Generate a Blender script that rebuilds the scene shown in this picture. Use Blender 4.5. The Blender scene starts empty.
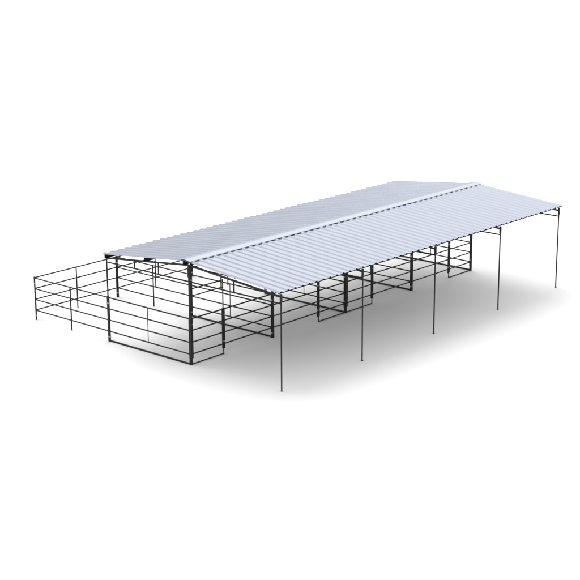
import bpy, bmesh, math, random
from mathutils import Vector, Matrix

# ------------------------------------------------------------------ camera, world, lamp, exposure
S = bpy.context.scene
COL = S.collection
cam_d = bpy.data.cameras.new("camera")
cam = bpy.data.objects.new("camera", cam_d)
COL.objects.link(cam)
cam.location = (-30.1023, -34.3808, 14.2734)
cam.rotation_euler = (1.29932, 0.0052256, -0.846177)
cam_d.sensor_width = 36.0
cam_d.lens = 1498.23 / 580.0 * 36.0
cam_d.clip_end = 3000.0
S.camera = cam

world = bpy.data.worlds.new("World")
S.world = world
world.use_nodes = True
wn, wl = world.node_tree.nodes, world.node_tree.links
bg = wn["Background"]
tc = wn.new("ShaderNodeTexCoord")
sx = wn.new("ShaderNodeSeparateXYZ")
ramp = wn.new("ShaderNodeValToRGB")
wl.new(tc.outputs["Generated"], sx.inputs[0])
wl.new(sx.outputs["Z"], ramp.inputs[0])
# studio dome: dim near the floor, paler above
ramp.color_ramp.elements[0].position = 0.02
ramp.color_ramp.elements[0].color = (1.04, 1.04, 1.04, 1)
ramp.color_ramp.elements[1].position = 0.90
ramp.color_ramp.elements[1].color = (1.0, 1.0, 1.0, 1)
e = ramp.color_ramp.elements.new(0.45)
e.color = (1.04, 1.04, 1.04, 1)
# bright patch added to the dome so the right roof slope reflects lighter
dot = wn.new("ShaderNodeVectorMath"); dot.operation = "DOT_PRODUCT"
BA, BE = math.radians(41), math.radians(36)
dot.inputs[1].default_value = (math.cos(BA) * math.cos(BE), math.sin(BA) * math.cos(BE), math.sin(BE))
wl.new(tc.outputs["Generated"], dot.inputs[0])
soft = wn.new("ShaderNodeMapRange"); soft.interpolation_type = "SMOOTHSTEP"
soft.inputs["From Min"].default_value = math.cos(math.radians(30))
soft.inputs["From Max"].default_value = math.cos(math.radians(12))
soft.inputs["To Min"].default_value = 0.0
soft.inputs["To Max"].default_value = 0.82
wl.new(dot.outputs["Value"], soft.inputs["Value"])
add = wn.new("ShaderNodeMix"); add.data_type = "RGBA"; add.blend_type = "ADD"
add.inputs["Factor"].default_value = 1.0
wl.new(ramp.outputs[0], add.inputs[6])
wl.new(soft.outputs[0], add.inputs[7])
# dark patch added low in the dome so the left roof slope reflects darker
dot2 = wn.new("ShaderNodeVectorMath"); dot2.operation = "DOT_PRODUCT"
dot2.inputs[1].default_value = (math.cos(BA), math.sin(BA), 0.0)
wl.new(tc.outputs["Generated"], dot2.inputs[0])
low = wn.new("ShaderNodeMapRange"); low.interpolation_type = "SMOOTHSTEP"
low.inputs["From Min"].default_value = math.cos(math.radians(24))
low.inputs["From Max"].default_value = math.cos(math.radians(6))
low.inputs["To Min"].default_value = 1.0
low.inputs["To Max"].default_value = 0.34
wl.new(dot2.outputs["Value"], low.inputs["Value"])
mul = wn.new("ShaderNodeMix"); mul.data_type = "RGBA"; mul.blend_type = "MULTIPLY"
mul.inputs["Factor"].default_value = 1.0
wl.new(add.outputs[2], mul.inputs[6])
wl.new(low.outputs[0], mul.inputs[7])
wl.new(mul.outputs[2], bg.inputs["Color"])
bg.inputs["Strength"].default_value = 1.06

lamp_d = bpy.data.lights.new("studio_softbox", "AREA")
lamp_d.shape = "DISK"
lamp_d.size = 600.0
lamp_d.energy = 2.35e6
lamp = bpy.data.objects.new("studio_softbox", lamp_d)
COL.objects.link(lamp)
TGT = Vector((7.3, -3.6, 0))
az = math.radians(76)          # from +x towards +y: behind the far side of the roof
el = math.radians(64)
dirv = Vector((math.cos(az) * math.cos(el), math.sin(az) * math.cos(el), math.sin(el)))
lamp.location = TGT + dirv * 700.0
lamp.rotation_euler = (-dirv).to_track_quat("-Z", "Y").to_euler()

S.view_settings.view_transform = "Standard"
S.view_settings.look = "None"
S.view_settings.exposure = 0.11
S.view_settings.gamma = 1.0
S.cycles.max_bounces = 8

# ------------------------------------------------------------------ materials
def material(name, col, rough, metal=0.0, var=0.12, scale=6.0, bump=0.0, spec=0.5):
    m = bpy.data.materials.new(name)
    m.use_nodes = True
    n, l = m.node_tree.nodes, m.node_tree.links
    b = n["Principled BSDF"]
    t = n.new("ShaderNodeTexCoord")
    no = n.new("ShaderNodeTexNoise")
    no.inputs["Scale"].default_value = scale
    no.inputs["Detail"].default_value = 6
    l.new(t.outputs["Object"], no.inputs["Vector"])
    r = n.new("ShaderNodeValToRGB")
    r.color_ramp.elements[0].position = 0.3
    r.color_ramp.elements[1].position = 0.7
    r.color_ramp.elements[0].color = (*[c * (1 - var) for c in col], 1)
    r.color_ramp.elements[1].color = (*[min(1, c * (1 + var)) for c in col], 1)
    l.new(no.outputs["Fac"], r.inputs[0])
    l.new(r.outputs[0], b.inputs["Base Color"])
    mr = n.new("ShaderNodeMapRange")
    mr.inputs["To Min"].default_value = rough * 0.85
    mr.inputs["To Max"].default_value = min(1, rough * 1.15)
    l.new(no.outputs["Fac"], mr.inputs[0])
    l.new(mr.outputs[0], b.inputs["Roughness"])
    b.inputs["Metallic"].default_value = metal
    b.inputs["Specular IOR Level"].default_value = spec
    if bump:
        bp = n.new("ShaderNodeBump")
        bp.inputs["Strength"].default_value = bump
        bp.inputs["Distance"].default_value = 0.01
        l.new(no.outputs["Fac"], bp.inputs["Height"])
        l.new(bp.outputs[0], b.inputs["Normal"])
    return m

M_FLOOR = material("white_floor", (0.80, 0.80, 0.80), 0.9, var=0.004, scale=0.3, spec=0.0)
M_ROOF = material("galvalume_sheet", (0.345, 0.371, 0.434), 0.30, metal=0.5, var=0.03, scale=1.2)
M_CAP = material("ridge_trim", (0.375, 0.405, 0.465), 0.33, metal=0.5, var=0.02, scale=1.2)
M_BACK = material("grey_backer_coat", (0.34, 0.34, 0.335), 0.6, var=0.03, scale=1.2)
M_PIPE = material("dark_painted_pipe", (0.011, 0.011, 0.012), 0.5, var=0.25, scale=9, spec=0.25)
M_FRAME = material("dark_frame_steel", (0.012, 0.012, 0.013), 0.5, var=0.25, scale=9, spec=0.25)
M_PURLIN = material("dark_purlin_steel", (0.014, 0.014, 0.015), 0.55, var=0.2, scale=5, spec=0.2)
M_PIN = material("galvanised_clamp", (0.30, 0.30, 0.30), 0.4, metal=0.5, var=0.1, scale=30)

# ------------------------------------------------------------------ helpers
U = 3.6576                                    # a twelve foot bay
def P(l, w, z): return Vector((l * U, -w * U, z))

def tube(bm, a, b, r, n=10):
    a, b = Vector(a), Vector(b)
    d = (b - a)
    q = Vector((0, 0, 1)).rotation_difference(d.normalized())
    M = Matrix.Translation((a + b) / 2) @ q.to_matrix().to_4x4()
    bmesh.ops.create_cone(bm, cap_ends=True, segments=n, radius1=r, radius2=r, depth=d.length, matrix=M)

def bar(bm, a, b, wd, ht, up=Vector((0, 0, 1))):
    a, b = Vector(a), Vector(b)
    d = (b - a).normalized()
    s = d.cross(up)
    if s.length < 1e-4: s = Vector((1, 0, 0))
    s.normalize()
    u = s.cross(d).normalized()
    vs = []
    for p in (a, b):
        for i, j in ((-1, -1), (1, -1), (1, 1), (-1, 1)):
            vs.append(bm.verts.new(p + s * i * wd / 2 + u * j * ht / 2))
    for f in ((3, 2, 1, 0), (4, 5, 6, 7), (0, 1, 5, 4), (1, 2, 6, 5), (2, 3, 7, 6), (3, 0, 4, 7)):
        bm.faces.new([vs[k] for k in f])

def obj(name, bm, mat, parent=None, smooth=True, bevel=0):
    bmesh.ops.recalc_face_normals(bm, faces=bm.faces)
    me = bpy.data.meshes.new(name)
    bm.to_mesh(me); bm.free()
    me.materials.append(mat)
    if smooth:
        for p in me.polygons: p.use_smooth = len(p.vertices) == 4
        me.set_sharp_from_angle(angle=math.radians(45))
    o = bpy.data.objects.new(name, me)
    COL.objects.link(o)
    if parent: o.parent = parent
    if bevel:
        bv = o.modifiers.new("bevel", "BEVEL"); bv.width = bevel; bv.segments = 2
    return o

def thing(name, label, cat, loc, rotz=0, group=None):
    o = bpy.data.objects.new(name, None)
    o.empty_display_size = 0.3
    COL.objects.link(o)
    o.location = loc
    o.rotation_euler = (0, 0, rotz)
    o["label"] = label; o["category"] = cat
    if group: o["group"] = group
    return o

def copy_tree(o, parent=None):
    c = o.copy()
    COL.objects.link(c)
    if parent: c.parent = parent
    for ch in list(o.children): copy_tree(ch, c)
    return c

# ------------------------------------------------------------------ ground
bm = bmesh.new()
bmesh.ops.create_grid(bm, x_segments=2, y_segments=2, size=900)
g = obj("ground", bm, M_FLOOR, smooth=False)
g["kind"] = "structure"

# ------------------------------------------------------------------ the shelter: roof on posts
Z_LEFT, Z_RIDGE, Z_RIGHT = 2.885, 3.27, 2.965
def roof_z(w):
    return Z_LEFT + (Z_RIDGE - Z_LEFT) * w if w <= 1 else Z_RIDGE + (Z_RIGHT - Z_RIDGE) * (w - 1)
L0, L1 = -0.045, 4.06                         # roof ends, in bays
W0, W1 = -0.008, 2.018                        # roof eaves

shelter = thing("shelter", "long open metal roof shelter with low gable standing on black posts over the pens", "shelter", (0, 0, 0))

RIB = 0.032
def roof_sheet(wa, wb):
    """ribbed sheet: trapezoid ribs one foot apart running from ridge to eave, pressed in one sheet"""
    prof = []
    pitch, base, top, h = 0.3048, 0.120, 0.060, RIB
    x, xe = L0 * U, L1 * U
    prof.append((x, 0.0))
    c = x + 0.10
    while c + base / 2 < xe:
        prof += [(c - base / 2, 0), (c - top / 2, h), (c + top / 2, h), (c + base / 2, 0)]
        c += pitch
    prof.append((xe, 0.0))
    bm = bmesh.new()
    rows = []
    n = 12
    for i in range(n + 1):
        w = wa + (wb - wa) * i / n
        rows.append([bm.verts.new((px, -w * U, roof_z(w) + pz)) for px, pz in prof])
    for a, b in zip(rows, rows[1:]):
        for k in range(len(prof) - 1):
            bm.faces.new((a[k], a[k + 1], b[k + 1], b[k]))
    return bm

for wa, wb in ((W0, 0.992), (1.008, W1)):
    o = obj("roof_sheet", roof_sheet(wa, wb), M_ROOF, shelter, smooth=False)
    o.data.materials.append(M_BACK)
    sd = o.modifiers.new("thickness", "SOLIDIFY"); sd.thickness = 0.004; sd.offset = -1
    sd.material_offset = 1

# ridge cap: folded strip lying on the ribs, with a small hem at each side
bm = bmesh.new()
cw = 0.064
sec = [(1 - cw, roof_z(1 - cw) + RIB - 0.008), (1 - cw, roof_z(1 - cw) + RIB + 0.006), (0.99, Z_RIDGE + RIB + 0.014), (1.0, Z_RIDGE + RIB + 0.018),
       (1.01, Z_RIDGE + RIB + 0.014), (1 + cw, roof_z(1 + cw) + RIB + 0.006), (1 + cw, roof_z(1 + cw) + RIB - 0.008)]
ra = [bm.verts.new((L0 * U - 0.02, -w * U, z)) for w, z in sec]
rb = [bm.verts.new((L1 * U + 0.02, -w * U, z)) for w, z in sec]
for k in range(len(sec) - 1):
    bm.faces.new((ra[k], ra[k + 1], rb[k + 1], rb[k]))
o = obj("ridge_cap", bm, M_CAP, shelter, smooth=False)
sd = o.modifiers.new("thickness", "SOLIDIFY"); sd.thickness = 0.003; sd.offset = 1

# purlins: deep channels along the roof, between sheet and rafters
PD = 0.125
for w, PD_, back in ((0.018, PD, 0.03), (0.51, PD, 0.03), (0.968, PD, 0.03), (1.032, PD, 0.22), (1.49, PD, 0.22), (1.992, 0.05, 0.06)):
    bm = bmesh.new()
    z = roof_z(w) - 0.006 - PD_ / 2
    x0, x1 = L0 * U + back, L1 * U - 0.03
    bar(bm, (x0, -w * U, z), (x1, -w * U, z), 0.012, PD_)
    s = -0.028
    bar(bm, (x0, -w * U + s, z + PD_ / 2 - 0.006), (x1, -w * U + s, z + PD_ / 2 - 0.006), 0.044, 0.012)
    bar(bm, (x0, -w * U + s, z - PD_ / 2 + 0.006), (x1, -w * U + s, z - PD_ / 2 + 0.006), 0.044, 0.012)
    obj("purlin", bm, M_PURLIN, shelter, smooth=False)

def rafter_z(w): return roof_z(w) - 0.006 - PD - 0.030
Z_CH = 2.60
PW = 0.052                                     # middle posts are square tube
# trusses
t0 = None
for l in range(5):
    if t0 is None:
        bm = bmesh.new()
        bar(bm, (0, 0.02, rafter_z(0)), (0, -1 * U, rafter_z(1)), 0.046, 0.048)
        bar(bm, (0, -1 * U, rafter_z(1)), (0, -2 * U, rafter_z(2)), 0.046, 0.048)
        t0 = obj("truss", bm, M_FRAME, shelter, smooth=False)
        for a, b in ((0.0, 1.0), (1.0, 2.0)):
            bm = bmesh.new()
            tube(bm, (0, -a * U - (PW / 2 if a else 0.02), Z_CH), (0, -b * U + (PW / 2 if b == 1 else 0.02), Z_CH), 0.022)
            obj("chord", bm, M_FRAME, t0)
        for w in (0.35, 0.64, 1.36, 1.50):
            bm = bmesh.new()
            tube(bm, (0, -w * U, Z_CH + 0.015), (0, -w * U, rafter_z(w) - 0.022), 0.021 if w != 1.5 else 0.026)
            obj("strut", bm, M_FRAME, t0)
    else:
        t = copy_tree(t0, shelter)
        t.location.x = l * U

# posts
pr = {}
for l in range(5):
    for w in (0, 1, 2):
        if w not in pr:
            bm = bmesh.new()
            if w == 0:
                tube(bm, (0, 0, 0.008), (0, 0, rafter_z(0) - 0.02), 0.0225, 14)
            elif w == 1:
                bar(bm, (0, -U, 0.008), (0, -U, rafter_z(1) - 0.03), PW, PW, Vector((0, 1, 0)))
            else:
                tube(bm, (0, -2 * U, 0.008), (0, -2 * U, rafter_z(2) + 0.07), 0.0225, 14)
            p = obj("post", bm, M_FRAME, shelter, smooth=(w != 1), bevel=0.006 if w == 1 else 0)
            bm = bmesh.new()
            bar(bm, (-0.03, -w * U, 0.005), (0.03, -w * U, 0.005), 0.06, 0.01)
            obj("base_plate", bm, M_FRAME, p, smooth=False)
            if w == 2:
                bm = bmesh.new()
                bar(bm, (0, -2 * U, 2.66), (0, -2 * U, rafter_z(2) + 0.08), 0.058, 0.058, Vector((0, 1, 0)))
                obj("sleeve", bm, M_FRAME, p, smooth=False, bevel=0.004)
            if w == 1:
                bm = bmesh.new()
                bar(bm, (0, -U, 2.74), (0, -U, rafter_z(1) - 0.036), 0.076, 0.076, Vector((0, 1, 0)))
                obj("sleeve", bm, M_FRAME, p, smooth=False, bevel=0.004)
            pr[w] = p
        else:
            p = copy_tree(pr[w], shelter)
            p.location.x = l * U

# ------------------------------------------------------------------ pipe panels
RAILS = (0.335, 0.705, 1.075, 1.445)
R_RAIL, R_LEG = 0.0205, 0.0245

def panel(name, label, cat, loc, rotz, length, group, mid=None, base=False, feet=(True, True)):
    """pipe panel built along its own +x from 0 to length"""
    t = thing(name, label, cat, loc, rotz, group)
    for s, x in ((0, 0.0), (1, length)):
        bm = bmesh.new()
        tube(bm, (x, 0, 0.004 if feet[s] else 0.19), (x, 0, RAILS[-1] + 0.035), R_LEG, 12)
        leg = obj("end_post", bm, M_PIPE, t)
        for z in (0.16, 1.26):
            if z < 0.2 and not feet[s]: z = 0.42
            bm = bmesh.new()
            tube(bm, (x, 0, z - 0.022), (x, 0, z + 0.022), R_LEG + 0.005, 12)
            obj("clamp", bm, M_PIN, leg)
    for z in RAILS:
        bm = bmesh.new()
        tube(bm, (0, 0, z), (length, 0, z), R_RAIL)
        obj("rail", bm, M_PIPE, t)
    if mid == "post":
        bm = bmesh.new()
        tube(bm, (length / 2, 0.0, 0.004), (length / 2, 0.0, RAILS[-1] + 0.02), 0.0225)
        obj("middle_post", bm, M_PIPE, t)
    elif mid == "brace":
        bm = bmesh.new()
        bar(bm, (length / 2, -R_RAIL - 0.004, RAILS[0] - 0.02), (length / 2, -R_RAIL - 0.004, RAILS[-1] + 0.02), 0.028, 0.008, Vector((0, 1, 0)))
        obj("brace_strap", bm, M_PIPE, t, smooth=False)
    if base:
        bm = bmesh.new()
        bar(bm, (0.0, 0, 0.027), (length, 0, 0.027), 0.046, 0.046)
        obj("base_bar", bm, M_PIPE, t, smooth=False, bevel=0.005)
    return t

def place(proto, label, loc):
    c = copy_tree(proto)
    c.location = loc; c["label"] = label
    return c

RX, RW = 0.0, -math.pi / 2                     # along the barn, across the barn
IN = 0.030                                     # panels stop short of the corner so legs stand side by side
FULL = U - 2 * IN

# outer side fence of the exercise runs
side = ["black pipe fence panel running back from the lone leftmost corner post",
        "black pipe fence panel behind the gable, running back from the thick rear corner post",
        "black pipe fence panel mostly hidden by the roof, third back along the outer side"]
fp = None
for k in range(3):
    loc = P(k, -1, 0) + Vector((IN, 0, 0))
    if fp is None:
        fp = panel("fence_panel", side[k], "fence panel", loc, RX, FULL, "side fence panels of the runs", mid="post")
    else:
        place(fp, side[k], loc)

# cross fences between runs (open ground, thin middle post on the floor)
run = ["black pipe front panel sticking out left of the roof, from the leftmost corner post",
       "black pipe cross panel on thin legs behind the gable, from the thick rear corner post",
       "black pipe cross panel farthest back, seen through rails right of the near middle post"]
rp = None
for k in range(3):
    loc = P(k, -1, 0) + Vector((0, -IN, 0))
    if rp is None:
        rp = panel("run_panel", run[k], "fence panel", loc, RW, FULL, "cross panels between the runs", mid="post")
    else:
        place(rp, run[k], loc)

# cross fences between stalls, with a bar on the floor and a thin brace strap
stall = ["black pipe divider under the near gable with a floor bar and thin middle strap",
         "black pipe divider with floor bar, ending at the first middle post behind the gable",
         "black pipe divider with floor bar, ending at the very thick post between two gates",
         "black pipe divider with floor bar, ending at the middle post without any gate farther back",
         "black pipe divider with floor bar closing the far end of the stalls"]
sp = None
for k in range(5):
    loc = P(k, 0, 0) + Vector((0, -IN, 0))
    if sp is None:
        sp = panel("pipe_divider", stall[k], "fence panel", loc, RW, U - IN - PW / 2 - 0.018, "cross panels between the stalls", mid="brace", base=True)
    else:
        place(sp, stall[k], loc)

# aisle side of each stall: a walk-through gate in a tall frame and a short panel
GW = 0.386 * U
def gate(label, loc, length, group):
    t = thing("stall_gate", label, "gate", loc, 0, group)
    for x in (0.0, length):
        bm = bmesh.new()
        tube(bm, (x, 0, 0.004), (x, 0, 2.385), 0.019, 12)
        obj("upright", bm, M_PIPE, t)
    for z, r in ((2.365, 0.019), (2.145, 0.017), (0.022, 0.018)):
        bm = bmesh.new()
        tube(bm, (0.0, 0, z), (length, 0, z), r)
        obj("header_bar" if z > 1 else "floor_bar", bm, M_PIPE, t)
    for x, nm in ((0.044, "hinge"), (length - 0.044, "latch")):
        bm = bmesh.new()
        tube(bm, (x, 0, 0.20), (x, 0, RAILS[-1] + 0.03), 0.0175, 12)
        leaf = obj("leaf_post", bm, M_PIPE, t)
        xc = 0.022 if nm == "hinge" else length - 0.022
        for z in (0.42, 1.26):
            bm = bmesh.new()
            bar(bm, (xc - 0.022, 0, z), (xc + 0.022, 0, z), 0.026, 0.035)
            obj(nm, bm, M_PIN, leaf, smooth=False)
    for z in RAILS:
        bm = bmesh.new()
        tube(bm, (0.044, 0, z), (length - 0.044, 0, z), R_RAIL)
        obj("rail", bm, M_PIPE, t)
    return t

OFF = PW / 2 + 0.018
gates = [(0 * U + OFF, "tall black pipe gate with double header beside the near gable middle post"),
         (2 * U - GW, "tall black pipe gate left of the very thick middle post"),
         (2 * U + OFF, "tall black pipe gate right of the very thick middle post"),
         (4 * U - GW, "tall black pipe gate at the far end of the stalls")]
gp = None
for x, lab in gates:
    loc = (x, -U, 0)
    if gp is None:
        gp = gate(lab, loc, GW - OFF, "gates along the aisle")
    else:
        place(gp, lab, loc)

pl = U - GW - 0.042 - OFF
aisle = [(0 * U + GW + 0.042, "short black pipe panel right of the gate nearest the gable", 0),
         (1 * U + OFF, "short black pipe panel behind the thin corner post at the near end of the eave", 1),
         (2 * U + GW + 0.042, "short black pipe panel right of the gate beyond the very thick post", 0),
         (3 * U + OFF, "short black pipe panel left of the gate farthest back", 1)]
ap = {}
for x, lab, kind in aisle:
    loc = (x, -U, 0)
    if kind not in ap:
        ap[kind] = panel("aisle_panel", lab, "fence panel", loc, RX, pl, "short panels along the aisle", feet=(kind == 1, kind == 0))
    else:
        place(ap[kind], lab, loc)
